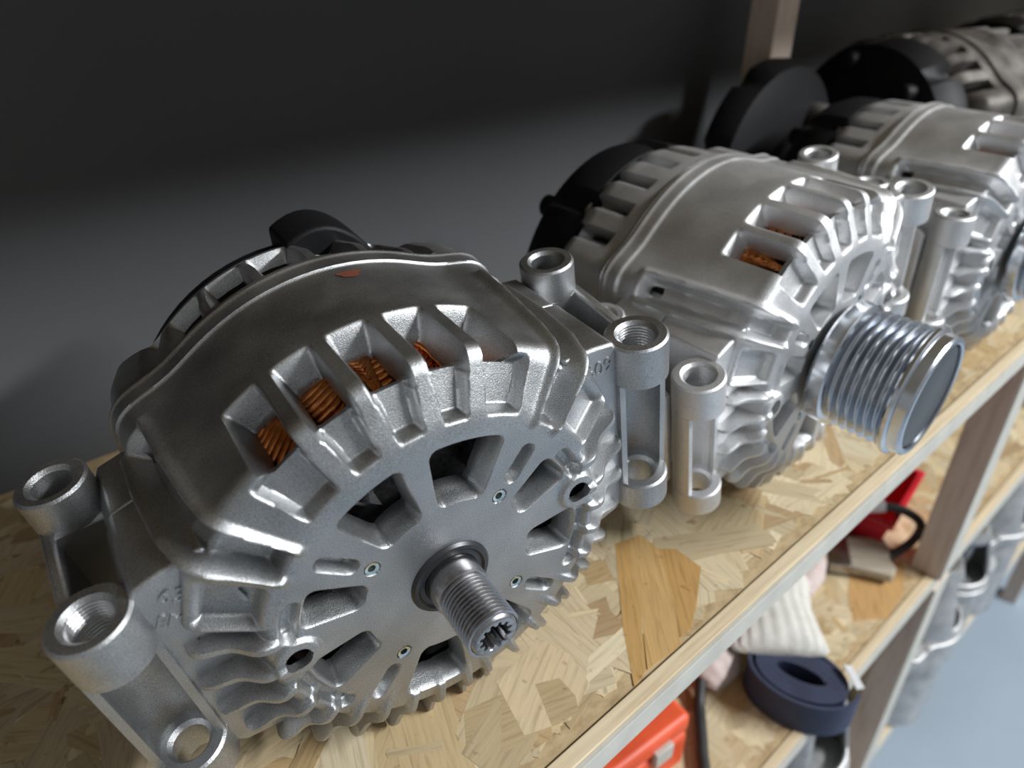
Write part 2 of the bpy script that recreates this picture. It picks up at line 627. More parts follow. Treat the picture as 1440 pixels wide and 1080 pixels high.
def relief(name, prof, feat, nth, ds, mat, parent, wall=3.0, smooth=50):
    """a casting: surface of revolution with ribs, pits and through holes from a relief function feat(theta, s, R) -> height, hole distance"""
    th = np.linspace(-180, 180, nth, endpoint=False)
    ns = int(prof.L / ds) + 1
    sv = np.linspace(0, prof.L, ns)
    T, S = np.meshgrid(th, sv, indexing='ij')
    dth = 360.0 / nth
    _, R, _, _ = prof.at(S)
    H, G = feat(T, S, R)
    # pull grid points that lie next to a hole onto its outline
    for _ in range(2):
        e = 0.05
        Gs = (feat(T, S + e, R)[1] - G) / e
        k = np.radians(1.0) * R
        Gt = (feat(T + e, S, R)[1] - G) / e / k
        gg = Gs ** 2 + Gt ** 2 + 1e-6
        cell = np.maximum(ds, dth * k)
        near = (np.abs(G) < 0.62 * cell)
        near[:, 0] = near[:, -1] = False
        dS = np.where(near, -G * Gs / gg, 0)
        dT = np.where(near, -G * Gt / gg / k, 0)
        S = S + np.clip(dS, -0.5 * ds, 0.5 * ds)
        T = T + np.clip(dT, -0.5 * dth, 0.5 * dth)
        _, R, _, _ = prof.at(S)
        H, G = feat(T, S, R)
    y, R, ny, nR = prof.at(S)
    Rr = R + H * nR
    Y = y + H * ny
    a = np.radians(T)
    P = np.stack([Rr * np.sin(a), Y, Rr * np.cos(a)], -1)
    Nn = np.stack([nR * np.sin(a), ny, nR * np.cos(a)], -1)
    I, J = np.meshgrid(np.arange(nth), np.arange(ns - 1), indexing='ij')
    I2 = (I + 1) % nth
    q = np.stack([I * ns + J, I * ns + J + 1, I2 * ns + J + 1, I2 * ns + J], -1).reshape(-1, 4)
    g = G.reshape(-1)
    keep = g[q].mean(1) > 0.02
    q = q[keep]
    P = P.reshape(-1, 3)
    Nn = Nn.reshape(-1, 3)
    # rim walls round the holes
    ed = np.concatenate([q[:, [0, 1]], q[:, [1, 2]], q[:, [2, 3]], q[:, [3, 0]]])
    key = np.sort(ed, 1)
    ky = key[:, 0].astype(np.int64) * (nth * ns + 1) + key[:, 1]
    u, inv, cnt = np.unique(ky, return_inverse=True, return_counts=True)
    be = ed[cnt[inv] == 1]
    bv = np.unique(be)
    n0 = len(P)
    mp = -np.ones(n0, int)
    mp[bv] = n0 + np.arange(len(bv))
    P = np.concatenate([P, P[bv] - Nn[bv] * wall])
    wq = np.stack([be[:, 1], be[:, 0], mp[be[:, 0]], mp[be[:, 1]]], 1)
    q = np.concatenate([q, wq])
    used = np.unique(q)
    rm = -np.ones(len(P), int)
    rm[used] = np.arange(len(used))
    q = rm[q][:, ::-1]
    P = P[used] * MM
    me = bpy.data.meshes.new(name)
    me.from_pydata(P.tolist(), [], q.tolist())
    me.shade_smooth()
    me.set_sharp_from_angle(angle=math.radians(smooth))
    me.materials.append(mat)
    o = bpy.data.objects.new(name, me)
    COL.objects.link(o)
    o.parent = parent
    return o


FRONT = Profile([(82, 78), (8, 78), (0, 58), (0, 13.4)], 9)
FIN0, FINP = 75.0, 11.2


def front_feat(T, S, R):
    D = np.zeros_like(S)
    H = np.zeros_like(S)
    G = np.full_like(S, 50.0)
    th = wrap(T)
    k = np.radians(1.0) * R
    at = np.abs(th)
    # five long slots over the top shoulder with pockets below them
    for i in range(-2, 3):
        c = 0.6 + 13.2 * i
        dt = np.abs(wrap(th - c))
        m = 1 - ss(dt, 3.7, 4.95)
        D = np.maximum(D, np.interp(S, [49, 60, 72, 79], [10, 9.5, 7.5, 5.0]) * m * ss(S, 44.5, 49.5) * (1 - ss(S, 79.5, 82)))
        G = np.minimum(G, rbox(dt * k, S - 63.9, 4.0 * np.radians(1) * 78, 15.3, 2.0))
        hw = np.interp(S, [78, 95], [4.7, 4.1])
        off = dt
        if abs(i) == 2:
            sg = np.sign(i)
            dd = wrap(th - c) * sg
            off = np.where(dd > 0, np.maximum(dd - 3.6, 0), -dd)
        D = np.maximum(D, 5.0 * (1 - ss(off, hw - 1.5, hw)) * ss(S, 75, 79) * (1 - ss(S, 91, 94.5)))
    # corner bulges that carry the through bolts
    for sg in (-1, 1):
        c = 50.0 * sg
        bl = np.exp(-(wrap(th - c) / 9.5) ** 2)
        H += bl * np.interp(S, [0, 40, 62, 76, 90], [8, 8, 6, 2, 0])
        # channel between two raised ribs, running over the shoulder to the spoke
        ct = sg * np.interp(S, [15, 60, 95], [50, 48, 46.5])
        d = wrap(th - ct)
        al = ss(S, 16, 20) * (1 - ss(S, 95, 99))
        for rb in (-5.0, 5.0):
            H += 2.2 * np.exp(-((d - rb) * k / 1.35) ** 2) * al
        D = np.maximum(D, 6.5 * (1 - ss(np.abs(d) * k, 3.0, 5.6)) * ss(S, 19, 25) * (1 - ss(S, 91, 96)))
        G = np.minimum(G, rbox(d * k, S - 26, 2.4, 3.5, 2.0))
    # fins and openings round the sides and the bottom
    zf = ss(at, 68.5, 70.0)
    pan = ss(at, 54.5, 56.5) * (1 - ss(at, 66.5, 68.5)) * ss(S, 72, 77)
    D = np.maximum(D, 4.5 * pan * (1 - ss(S, 90, 94)))
    ph = (at - FIN0) / FINP
    df = np.abs(ph - np.round(ph)) * FINP
    fin = 1 - ss(df * k, 0.9, 2.3)
    reg = zf * ss(S, 38, 42)
    lo = 7.5 * reg * (1 - ss(S, 88, 96.5))
    D = np.maximum(D, lo * (1 - fin))
    H -= reg * 2.0 * ss(at, 58, 75) * (1 - ss(S, 84, 95))
    H += reg * fin * (2.4 * np.exp(-((S - 93) / 7) ** 2) + 3.0 * np.exp(-((S - 77) / 8) ** 2))
    oc = (np.abs((at - FIN0 - FINP / 2) / FINP - np.round((at - FIN0 - FINP / 2) / FINP)) * FINP) * k
    inz = np.where((at > 64) & (at < 178), 0, 60)
    G = np.minimum(G, rbox(oc, S - 57, (FINP / 2 - 2.0) * np.radians(1) * 78, 12.5, 2.2) + inz)
    # seam beads
    H += 1.0 * (1 - ss(S, 8.2, 9.0)) + 0.8 * np.exp(-((S - 1.2) / 0.9) ** 2)
    # front face
    F = S > 88
    face = ss(S, 93, 95)
    for c in (45, 135, -45, -135):
        a = np.radians(wrap(th - c))
        du, dr = R * np.sin(a), R * np.cos(a)
        sd = rbox(du, dr - 43.5, 2.5, 7.2, 2.5)
        D = np.maximum(D, 4.5 * (1 - ss(sd, -1.3, 0.4)) * face)
        # flat raised pad under the slot, edges of the spoke
        sc = np.hypot(du, dr - 31.2) - 2.3
        D = np.maximum(D, 4.0 * (1 - ss(sc, -0.5, 0.3)) * face)
    for c in (84, -84):
        a = np.radians(wrap(th - c))
        du, dr = R * np.sin(a), R * np.cos(a) - 50.8
        rad = np.hypot(du, dr)
        H += np.where(F, 1.6 * (1 - ss(rad, 6.2, 7.6)), 0)
        D = np.where((rad < 8.6), D * ss(rad, 6.5, 8.5), D)
        G = np.minimum(G, np.where(F, rad - 4.0, 50))
    for t0, t1, r0, r1 in ((-32, -6, 30.5, 52.5), (3.5, 32, 30.5, 52.5), (56, 73, 29.5, 49), (92, 114, 29.5, 49), (-73, -56, 29.5, 49),
                           (-114, -92, 29.5, 49), (149, 176, 30.5, 52), (-176, -149, 30.5, 52)):
        c, hw = (t0 + t1) / 2, (t1 - t0) / 2
        dt = wrap(th - c)
        du = np.maximum(np.abs(dt) - hw, -hw) * k
        sd = np.maximum(du, np.abs(R - (r0 + r1) / 2) - (r1 - r0) / 2)
        qx, qy = du + 3.2, np.abs(R - (r0 + r1) / 2) - (r1 - r0) / 2 + 3.2
        sd = np.hypot(np.maximum(qx, 0), np.maximum(qy, 0)) + np.minimum(np.maximum(qx, qy), 0) - 3.2
        D = np.maximum(D, np.where(F, 7.5 * (1 - ss(sd, -1.8, 0.3)), 0))
        G = np.minimum(G, np.where(F, sd + 1.5, 50))
    # arc grooves in the outer ring beside the lower spokes
    for t0, t1 in ((94, 125), (-125, -94), (60, 76), (-76, -60)):
        c, hw = (t0 + t1) / 2, (t1 - t0) / 2
        sd = rbox(np.maximum(np.abs(wrap(th - c)), 0) * k, R - 52.6, hw * np.radians(1) * 52, 2.6, 2.4)
        D = np.maximum(D, np.where(F, 3.2 * (1 - ss(sd, -1.4, 0.4)), 0))
    return H - D, G


def rear_feat(pitch, hw, s0, s1, depth):
    def f(T, S, R):
        th = wrap(T)
        k = np.radians(1.0) * R
        H = np.zeros_like(S)
        for sg in (-1, 1):
            H += np.exp(-(wrap(th - 50.0 * sg) / 8.5) ** 2) * np.interp(S, [0, 26, 36], [8, 8, 0])
        d = np.abs(th / pitch - np.round(th / pitch)) * pitch
        sd = rbox(d * k, S - (s0 + s1) / 2, hw * np.radians(1) * 77, (s1 - s0) / 2, 1.6)
        far = np.where((np.abs(th) > 42) & (np.abs(th) < 60), 40, 0)
        D = depth * (1 - ss(sd + far, -2.0, 0.3))
        G = sd + 1.6 + far
        H += 0.9 * np.exp(-((S - 0.9) / 0.8) ** 2)
        return H - D, G
    return f


REAR1 = Profile([(82.6, 77.5), (94, 77.5), (120, 70), (124, 40)], 6)
REAR2 = Profile([(82.6, 77.5), (112, 77.5), (126, 68), (127, 30)], 8)


def ring_prof(ro, ri, z0, z1, ch=0.8, chi=1.3):
    return [(ri, z0), (ro - ch, z0), (ro, z0 + ch), (ro, z1 - ch), (ro - ch, z1), (ri + chi, z1), (ri, z1 - chi)]


def lug(parent, sx, mat, matm):
    """front bolt tube: collar, cut-open middle, foot ring"""
    cx, cy = 89.0 * sx, 12.55
    mb = MB()
    zt, zb = 45.5, -32.3
    mb.lathe(ring_prof(11, 6.2, zt - 17, zt), 40, 'z', (cx, cy, 0), close=True)
    mb.lathe(ring_prof(11, 5.6, zb, zb + 13), 40, 'z', (cx, cy, 0), close=True)
    ro, ri, cut = 10.9, 8.6, -3.2
    a0 = math.asin(cut / ro)
    b0 = math.asin(cut / ri)
    pol = []
    n = 26
    for i in range(n + 1):
        a = a0 + (math.pi - 2 * a0) * i / n
        pol.append((cx + ro * math.cos(a), cy + ro * math.sin(a)))
    for i in range(n + 1):
        a = (math.pi - b0) + (2 * b0 - math.pi) * i / n
        pol.append((cx + ri * math.cos(a), cy + ri * math.sin(a)))
    m = len(pol)
    vs_ = [(x, y, z) for z in (zb + 12.5, zt - 16.5) for x, y in pol]
    fs_ = [(i, (i + 1) % m, m + (i + 1) % m, m + i) for i in range(m)]
    mb.add(vs_, fs_)
    o = mb.build('bolt_tube', mat, parent, smooth=38, bevel=0.0)
    # threaded bore lining
    pr = []
    for i in range(24):
        pr.append((6.25 - 0.35 * (i % 2), zt - 1.6 - i * 0.6))
    b = MB().lathe(pr, 32, 'z', (cx, cy, 0)).build('thread', matm, o, smooth=0)
    # bright machined rim
    return o


def rear_lug(parent, sx, mat):
    cx, cy = 89.0 * sx, 64.0
    mb = MB()
    mb.lathe(ring_prof(10.4, 5.9, 39, 52.5), 40, 'z', (cx, cy, 0), close=True)
    o = mb.build('rear_bushing', mat, parent, smooth=38)
    # forked arm: rear wall, outer wall, floor
    f = lambda a, b: (min(a * sx, b * sx), max(a * sx, b * sx))
    m2 = MB()
    xs = sorted((74 * sx, 99 * sx))
    m2.prism([(74 * sx, 40), (96 * sx, 41), (99 * sx, 36), (96 * sx, 0), (93 * sx, -22), (74 * sx, -30)], 55, 71, 'y')
    arm = m2.build('arm_wall', mat, parent, bevel=2.0, seg=3)
    m3 = MB()
    m3.prism([(22, 33), (30, 37), (48, 39.5), (62, 41), (70, 30), (60, -10), (22, -20)], *sorted((94.5 * sx, 98.5 * sx)), axis='x')
    m3.build('arm_rib', mat, parent, bevel=1.2, seg=3)
    return o


def build_alternator(root, hi, shaft, rear_kind, mats):
    A, AM, CV = mats
    nth, ds = (960, 0.48) if hi else (560, 0.85)
    fb = relief('front_bracket', FRONT, front_feat, nth, ds, A, root)
    if rear_kind == 1:
        relief('rear_bracket', REAR1, rear_feat(14.4, 5.7, 4, 33, 7), nth // 2, ds * 1.3, A, root)
    else:
        relief('rear_bracket', REAR2, rear_feat(13.0, 2.6, 9, 40, 8), nth // 2, ds * 1.3, A, root)
    # mounting ears
    for sx in (-1, 1):
        e = MB()
        e.prism([(58 * sx, 50), (70 * sx, 49), (78 * sx, 47.5), (81 * sx, 42), (81 * sx, -28), (76 * sx, -33), (62 * sx, -36), (56 * sx, -10), (56 * sx, 30)],
                11, 43.8, 'y')
        ear = e.build('mounting_ear', A, root, bevel=1.2, seg=3)
        e = MB()
        e.prism([(58 * sx, 49.5), (70 * sx, 48.5), (77.5 * sx, 47), (80.5 * sx, 42), (80.5 * sx, -28), (76 * sx, -33), (62 * sx, -36), (56 * sx, -10), (56 * sx, 30)],
                44.3, 69, 'y')
        e.build('mounting_ear', A, root, bevel=0.8, seg=3)
        lug(root, sx, A, AM)
        rear_lug(root, sx, A)
    # stator core, windings, rotor inside
    MB().lathe([(60, 50), (75, 50), (75, 81), (60, 81)], 96, 'y', close=True).build('stator_core', DARKIN, root)
    MB().lathe([(54, 14), (57, 13), (61, 18), (63, 26), (63, 84), (54, 84)], 96, 'y', close=True).build('insulation', VARN, root)
    wv = MB()
    ng, nst = (36, 12) if hi else (30, 8)
    for g in range(ng):
        gc = 360.0 * g / ng
        odd = g % 2
        for j in range(nst):
            path = []
            m_ = 9
            for i in range(m_):
                t = i / (m_ - 1)
                if odd:
                    an = gc + (t - .5) * 17
                    yy = 44 - (j * 32.0 / nst) + 7 * (t - .5) - 3 * math.sin(math.pi * t)
                    rr = 65.2 + 1.4 * math.sin(math.pi * t) - 0.012 * (yy - 32) ** 2 * (yy < 32)
                else:
                    an = gc + (1 - j / nst) * 6.5 * (2 * t - 1)
                    yy = 48 - (16 + 24.0 * j / nst) * math.sin(math.pi * t)
                    rr = 66.3 + 0.8 * math.sin(math.pi * t) - 0.012 * (yy - 32) ** 2 * (yy < 32)
                a = math.radians(an)
                path.append((rr * math.sin(a), yy, rr * math.cos(a)))
            wv.tube(path, 1.3 if hi else 1.9, 6)
    wv.build('copper_winding', COPPER, root, smooth=60, fix=False)
    rt = MB()
    rt.lathe([(9, 24), (48, 24), (51, 28), (51, 78), (9, 78)], 64, 'y', close=True)
    ro = rt.build('rotor', DARKIN, root)
    fn = MB()
    fn.lathe([(9, 21), (36, 21), (36, 22), (9, 22)], 64, 'y', close=True)
    for i in range(11):
        a = 2 * math.pi * i / 11 + 0.2
        pts = [(r_ * math.cos(a + t_), r_ * math.sin(a + t_)) for r_, t_ in ((30, 0), (39, .12), (49, .32), (49, .345), (39, .15), (30, .04))]
        fn.prism(pts, 15, 22, 'y')
        fn.prism([(r_ * math.cos(a + t_), r_ * math.sin(a + t_)) for r_, t_ in ((30, 0), (49, .32), (50, .55), (35, .3))], 21, 22, 'y')
    fn.build('rotor_fan', ROTM, ro, smooth=30)
    # screw inserts
    for c in (45, 135, -45, -135):
        a = math.radians(c)
        x, z = 31.2 * math.sin(a), 31.2 * math.cos(a)
        MB().lathe([(1.25, 4.5), (1.25, 0.4), (2.25, 0.15), (2.25, 4.5)], 20, 'y', (x, 0, z), close=True).build('threaded_insert', INSERT, root)
    # bearing seal and hub
    MB().lathe([(8.5, 0.5), (9.6, -0.6), (11.2, -0.5), (12.0, -1.3), (13.2, -1.2), (14.0, -0.3), (14.0, 3), (8.5, 3)], 56, 'y', close=True).build(
        'bearing_seal', SEAL, root, smooth=35)
    if shaft:
        sh = MB()
        pr = [(9.3, 2), (9.3, -7.5), (8.9, -8.3), (8.2, -8.6), (8.2, -9.6), (8.9, -10)]
        y = -10.2
        sh.lathe([(0, 2)] + pr + [(8.3, -10.4)], 56, 'y')
        s_o = sh.build('shaft', STEEL, root, smooth=35)
        # helical thread
        tv, tf = [], []
        n, turns, pit = 56, 10, 1.5
        tot = n * turns
        for i in range(tot + n + 1):
            a = 2 * math.pi * i / n
            yy = -10.0 - pit * i / n
            cr = [(8.0, 0), (8.85, -pit * 0.32), (8.85, -pit * 0.5), (8.0, -pit * 0.85)]
            for r_, dy in cr:
                tv.append((r_ * math.cos(a), max(yy + dy, -26.2), r_ * math.sin(a)))
        for i in range(tot + n):
            for c in range(3):
                tf.append((i * 4 + c, i * 4 + c + 1, i * 4 + 4 + c + 1, i * 4 + 4 + c))
            tf.append((i * 4 + 3, i * 4 + 4 + 0 + 4 * (n - 1) if False else i * 4 + 3, i * 4 + 7, i * 4 + 7)) if False else None
        tf = [t for t in tf if t]
        th = MB().add(tv, tf)
        th.lathe([(8.05, -9.8), (8.05, -26)], 56, 'y')
        th.build('thread', STEEL, s_o, smooth=30, fix=False)
        # tip with a splined socket
        tp = MB()
        n = 72
        oc = [(8.4, -24.6), (8.3, -25.4), (7.3, -27.0), (6.7, -27.3)]
        vs_, fs_ = [], []
        rad = lambda i: 5.3 if (i % 6) in (0, 1, 2) else 4.15
        for i in range(n):
            a = 2 * math.pi * i / n
            for r_, y_ in oc + [(rad(i) + 0.35, -27.1), (rad(i), -26.6), (rad(i), -16), (0.1, -15.5)]:
                vs_.append((r_ * math.cos(a), y_, r_ * math.sin(a)))
        m = 8
        for i in range(n):
            j = (i + 1) % n
            for q in range(m - 1):
                fs_.append((i * m + q, j * m + q, j * m + q + 1, i * m + q + 1))
        tp.add(vs_, fs_).build('splined_socket', STEEL, s_o, smooth=35)
    else:
        pu = MB()
        pr = [(12, -2), (24, -2), (29.5, -3.5), (30.6, -5), (30.6, -11), (29.4, -12)]
        y = -12.4
        for i in range(6):
            pr += [(25.4, y - 0.8), (25.2, y - 1.3), (29.1, y - 3.0), (29.4, y - 3.5), (29.2, y - 3.9)]
            y -= 4.2
        pr += [(27.5, y - 0.6), (30.6, y - 1.6), (31.2, y - 2.6), (31.2, y - 4.0), (30.3, y - 4.8), (29.2, y - 5.2), (29.0, y - 9.5), (28.2, y - 10.6),
               (26.6, y - 10.9), (25.6, y - 10.4), (25.6, y - 8)]
        pr += [(0.1, y - 8)]
        pl = pu.lathe(pr, 96, 'y').build('pulley', CHROME, root, smooth=28)
        ye = y - 9.6
        MB().lathe([(0.1, ye), (23.5, ye), (25.3, ye + 0.5), (25.5, ye + 1.6), (0.1, ye + 1.6)], 72, 'y').build('cap', CAPM, pl, smooth=40)
        MB().lathe([(9.2, 3), (9.2, -3), (12.5, -3), (12.5, 3)], 48, 'y', close=True).build('shaft', STEEL, root)
    # rear plastic cover
    cv = MB()
    if rear_kind == 1:
        cv.lathe([(62, 86), (64, 88), (66, 110), (68, 121), (67.5, 128), (64, 135), (56, 139), (0.1, 140)], 72, 'y')
        cvo = cv.build('rear_cover', CV, root, smooth=45)
        # connector hump on the rim
        pts = []
        for i in range(11):
            a = math.radians(6 + 30 * i / 10)
            r_ = 69 + 11 * math.sin(math.pi * min(1, (i + 1.5) / 7.0) * 0.5) * (1 - (i / 10.0) ** 2.2)
            pts.append((r_ * math.sin(a), r_ * math.cos(a)))
        for i in range(11):
            a = math.radians(36 - 30 * i / 10)
            pts.append((60 * math.sin(a), 60 * math.cos(a)))
        MB().prism(pts, 112, 134, 'y').build('connector_shroud', CV, cvo, bevel=1.5, seg=3)
    else:
        n = 96
        vs_, fs_ = [], []
        pr = [(72, 116), (75.5, 117), (76.5, 121), (76, 134), (72, 144), (60, 150), (30, 151), (0.1, 151)]
        for i in range(n):
            a = 2 * math.pi * i / n
            notch = 5.5 if (i % 12) in (4, 5) else 0
            for q, (r_, y_) in enumerate(pr):
                rr = r_ - (notch if q < 4 else 0)
                vs_.append((rr * math.sin(a), y_, rr * math.cos(a)))
        m = len(pr)
        for i in range(n):
            j = (i + 1) % n
            for q in range(m - 1):
                fs_.append((i * m + q, j * m + q, j * m + q + 1, i * m + q + 1))
        cvo = cv.add(vs_, fs_).build('rear_cover', CV, root, smooth=32)
        for an, r_ in ((-30, 60), (25, 62), (-80, 58), (120, 60)):
            a = math.radians(an)
            MB().lathe([(0.1, 139), (6, 139), (6, 156), (4.5, 157.5), (0.1, 157.5)], 20, 'y', (r_ * math.sin(a), 0, r_ * math.cos(a))).build('terminal_boss', CV, cvo)


def mat3(rows):
    return Matrix(rows)


def rollyaw(roll, yaw):
    r, y_ = math.radians(roll), math.radians(yaw)
    return Matrix.Rotation(y_, 3, 'Z') @ Matrix.Rotation(-r, 3, 'Y')


M1 = mat3(((0.97308, 0.14956, -0.17538), (-0.15570, 0.98756, -0.02175), (0.16994, 0.04847, 0.98426)))
alt1 = empty('alternator', (0, 0, 75.5), M1)
tag(alt1, 'silver cast alternator with bare threaded shaft and no pulley', 'alternator', 'alternators on the strand board shelf')
build_alternator(alt1, True, True, 1, (ALU, ALU_M, BLACK))

# cast marks and a dab of rust on the first one
cone_n = Vector((0, -0.93, 0.37))


def face_mark(name, body, th, r, y, size, tilt, parent, mat):
    a = math.radians(th)
    rad = Vector((math.sin(a), 0, math.cos(a)))
    tan = Vector((math.cos(a), 0, -math.sin(a)))
    nrm = (Vector((0, -1, 0)) * math.cos(tilt) + rad * math.sin(tilt)).normalized()
    yax = nrm.cross(tan)
    if yax.dot(rad) < 0:
        yax = -yax
    loc = rad * r + Vector((0, y, 0))
    return text_mesh(name, body, size, mat, frame(loc, tan, yax), parent)


for ch, dz in (('609', 0),):
    text_mesh('cast_number', ch, 7.5, ALU, frame((71.5, 10.9, 40), (1, 0, 0), (0, 0, 1)), alt1)
text_mesh('cast_number', '63', 7.0, ALU, frame((-70.5, 10.9, 40), (0.86, 0, -0.5), (0.5, 0, 0.86)), alt1)
text_mesh('cast_number', 'EM', 6.0, ALU, frame((-74, 10.9, 32), (0.86, 0, -0.5), (0.5, 0, 0.86)), alt1)
ar = MB()
ar.prism([(-0.6, -4), (0.6, -4), (0.6, 1), (2.6, 1), (0, 5), (-2.6, 1), (-0.6, 1)], 0, 0.7, 'z')
aro = ar.build('cast_arrow', ALU, alt1, smooth=0)
a_ = math.radians(-58.5)
aro.matrix_local = frame((65.6 * math.sin(a_), 6.9, 65.6 * math.cos(a_)), (0.95, -0.2, 0.25), (-0.25, 0.2, 0.95))
rd = MB()
pts = []
for i in range(20):
    a = 2 * math.pi * i / 20
    r_ = 2.6 * (1 + 0.18 * math.sin(3 * a) + 0.1 * math.sin(5 * a + 1))
    pts.append((math.radians(11.2) + r_ * 1.5 * math.cos(a) / 78, 67 + r_ * math.sin(a)))
rd.add([(78.3 * math.sin(t), y_, 78.3 * math.cos(t)) for t, y_ in pts], [tuple(range(20))])
rd.build('rust_mark', RUST, alt1, smooth=0)


def copy_tree(o, parent=None):
    c = o.copy()
    COL.objects.link(c)
    if parent is not None:
        c.parent = parent
        c.matrix_parent_inverse = o.matrix_parent_inverse.copy()
    for ch in list(o.children):
        copy_tree(ch, c)
    return c


M2 = mat3(((0.97299, -0.01553, -0.23031), (0.00810, 0.99942, -0.03316), (0.23069, 0.03040, 0.97255)))
alt2 = empty('alternator', (224.75, -9.77, 75.8), M2)
tag(alt2, 'bright silver alternator with grooved pulley and black rear cover, beside the bare threaded shaft one', 'alternator',
    'alternators on the strand board shelf')
build_alternator(alt2, False, False, 2, (ALU2, ALU_M, BLACK))


def place(o, loc, rot, sc=1.0):
    m = (rot.to_4x4() @ Matrix.Scale(sc, 4))
    m.translation = Vector(loc) * MM
    o.matrix_world = m


alt3 = copy_tree(alt2)
place(alt3, (448, -22, 76.0), rollyaw(3, -3))
tag(alt3, 'silver alternator with grooved pulley standing in front of the grimy dark alternators', 'alternator')


def repaint(o, mp):
    for ch in o.children_recursive:
        for sl in ch.material_slots:
            m = sl.material
            if m and m.name in mp:
                sl.link = 'OBJECT'
                sl.material = mp[m.name]


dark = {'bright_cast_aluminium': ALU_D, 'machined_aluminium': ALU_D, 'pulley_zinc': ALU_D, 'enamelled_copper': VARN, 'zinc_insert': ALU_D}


LUGS = ('bolt_tube', 'rear_bushing', 'arm_wall', 'arm_rib', 'mounting_ear')
for loc, roll, yaw, lab in (((752, 118, 89), 12, 74, 'grimy dark alternator lying sideways behind the pulley alternators, by the back post'),
                            ((1040, 135, 89), -4, 78, 'grimy dark alternator further along the shelf, partly hidden by another grimy one')):
    d = copy_tree(alt2)
    for ch in list(d.children):
        if ch.name.split('.')[0] in LUGS:
            for q in list(ch.children):
                bpy.data.objects.remove(q)
            bpy.data.objects.remove(ch)
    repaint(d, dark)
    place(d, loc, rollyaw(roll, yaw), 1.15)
    tag(d, lab, 'alternator', 'used alternators at the back of the shelf')


# spare black rear cover standing on edge between the rear of the alternators and the back post
sc_ = empty('alternator_cover', (468, 184, 0))
tag(sc_, 'black plastic alternator cover standing on edge in front of the back post', 'cover')
vs_, fs_ = [], []
pr = [(40, 12), (78, 10), (84, 6), (85, -4), (80, -16), (64, -22), (30, -23), (0.1, -23)]
for i in range(72):
    a = 2 * math.pi * i / 72
    for q, (r_, y_) in enumerate(pr):
        k = 1 - (0.07 if (i % 9) in (3, 4) and q < 4 else 0)
        vs_.append((r_ * k * math.sin(a), y_, r_ * k * math.cos(a)))
for i in range(72):
    for q in range(len(pr) - 1):
        j = (i + 1) % 72
        fs_.append((i * len(pr) + q, j * len(pr) + q, j * len(pr) + q + 1, i * len(pr) + q + 1))
FM = Matrix.Translation((0, 0, 0.0855)) @ Matrix.Rotation(math.radians(0), 4, 'Z')
kid0 = MB().add(vs_, fs_).build('shell', BLACK, sc_, smooth=32)
kid0.matrix_local = FM
tb = MB().lathe([(0.1, -34), (8, -34), (9.5, -32), (9.5, -20), (0.1, -20)], 24, 'y', (30, 0, 42)).build('terminal', ALU_D, sc_)
tb.matrix_local = FM

# ------------------------------------------------------------------ starters on the bottom board
def build_starter(root):
    MB().lathe([(0.1, 0), (36, 0), (40, 3), (40, 118), (38, 121), (0.1, 121)], 48, 'z').build('yoke', ALU_S, root)
    s_ = MB().lathe([(0.1, 20), (22, 20), (24, 23), (24, 112), (0.1, 112)], 36, 'z', (0, 62, 0)).build('solenoid', ALU_D, root)
    MB().lathe([(0.1, 6), (5, 6), (5, 20), (0.1, 20)], 16, 'z', (-9, 62, 0)).build('terminal_stud', STEEL, s_)
    MB().lathe([(0.1, 6), (5, 6), (5, 20), (0.1, 20)], 16, 'z', (9, 62, 0)).build('terminal_stud', STEEL, s_)
    # drive housing: flange with two ears, cone nose with an open window
    n = 48
    pol = []
    for i in range(n):
        a = 2 * math.pi * i / n
        r_ = 44 + 26 * max(0, math.cos(2 * a)) ** 6
        pol.append((r_ * math.cos(a), r_ * math.sin(a)))
    MB().prism(pol, 121, 133, 'z').build('flange', ALU_S, root, bevel=1.5)
    ho = MB()
    vs_, fs_ = [], []
    m_ = 14
    for i in range(n):
        a = 2 * math.pi * i / n
        for j in range(m_):
            t = j / (m_ - 1)
            r_ = 42 - 20 * t ** 1.4
            if j == m_ - 1:
                r_ = 12
            vs_.append((r_ * math.cos(a), r_ * math.sin(a), 132 + 78 * min(1, t * 1.06)))
    for i in range(n):
        j2 = (i + 1) % n
        ang = 360.0 * (i + .5) / n
        for j in range(m_ - 1):
            if 235 < ang < 305 and 1 < j < 10:
                continue
            fs_.append((i * m_ + j, j2 * m_ + j, j2 * m_ + j + 1, i * m_ + j + 1))
    h = ho.add(vs_, fs_).build('drive_housing', ALU_S, root, smooth=50)
    md = h.modifiers.new('wall', 'SOLIDIFY')
    md.thickness = 4 * MM
    md.offset = -1
    g = MB()
    pol = []
    for i in range(44):
        a = 2 * math.pi * i / 44
        r_ = 17 if (i % 4) in (0, 1) else 13
        pol.append((r_ * math.cos(a), r_ * math.sin(a)))
    g.prism(pol, 150, 182, 'z')
    g.lathe([(0.1, 120), (9, 120), (9, 205), (0.1, 205)], 24, 'z')
    g.build('pinion', STEEL, root, smooth=0)


st = empty('starter_motor', (0, 0, 0))
build_starter(st)
place(st, (372, -4, SH3), Matrix.Rotation(math.radians(-10), 3, 'Z'), 1.15)
tag(st, 'starter motor with grey cast nose standing below the rolled navy belt', 'starter', 'starter motors on the bottom board')
for (x, y, rz, sc, lab) in ((618, -12, 20, 1.12, 'starter motor with grey cast nose standing on the bottom board by the front post'),
                            (735, -8, -28, 1.0, 'starter motor with grey cast nose, second one past the front post'),
                            (860, -6, 12, 1.12, 'starter motor with grey cast nose, third one past the front post')):
    c = copy_tree(st)
    place(c, (x, y, SH3), Matrix.Rotation(math.radians(rz), 3, 'Z'), sc)
    tag(c, lab)
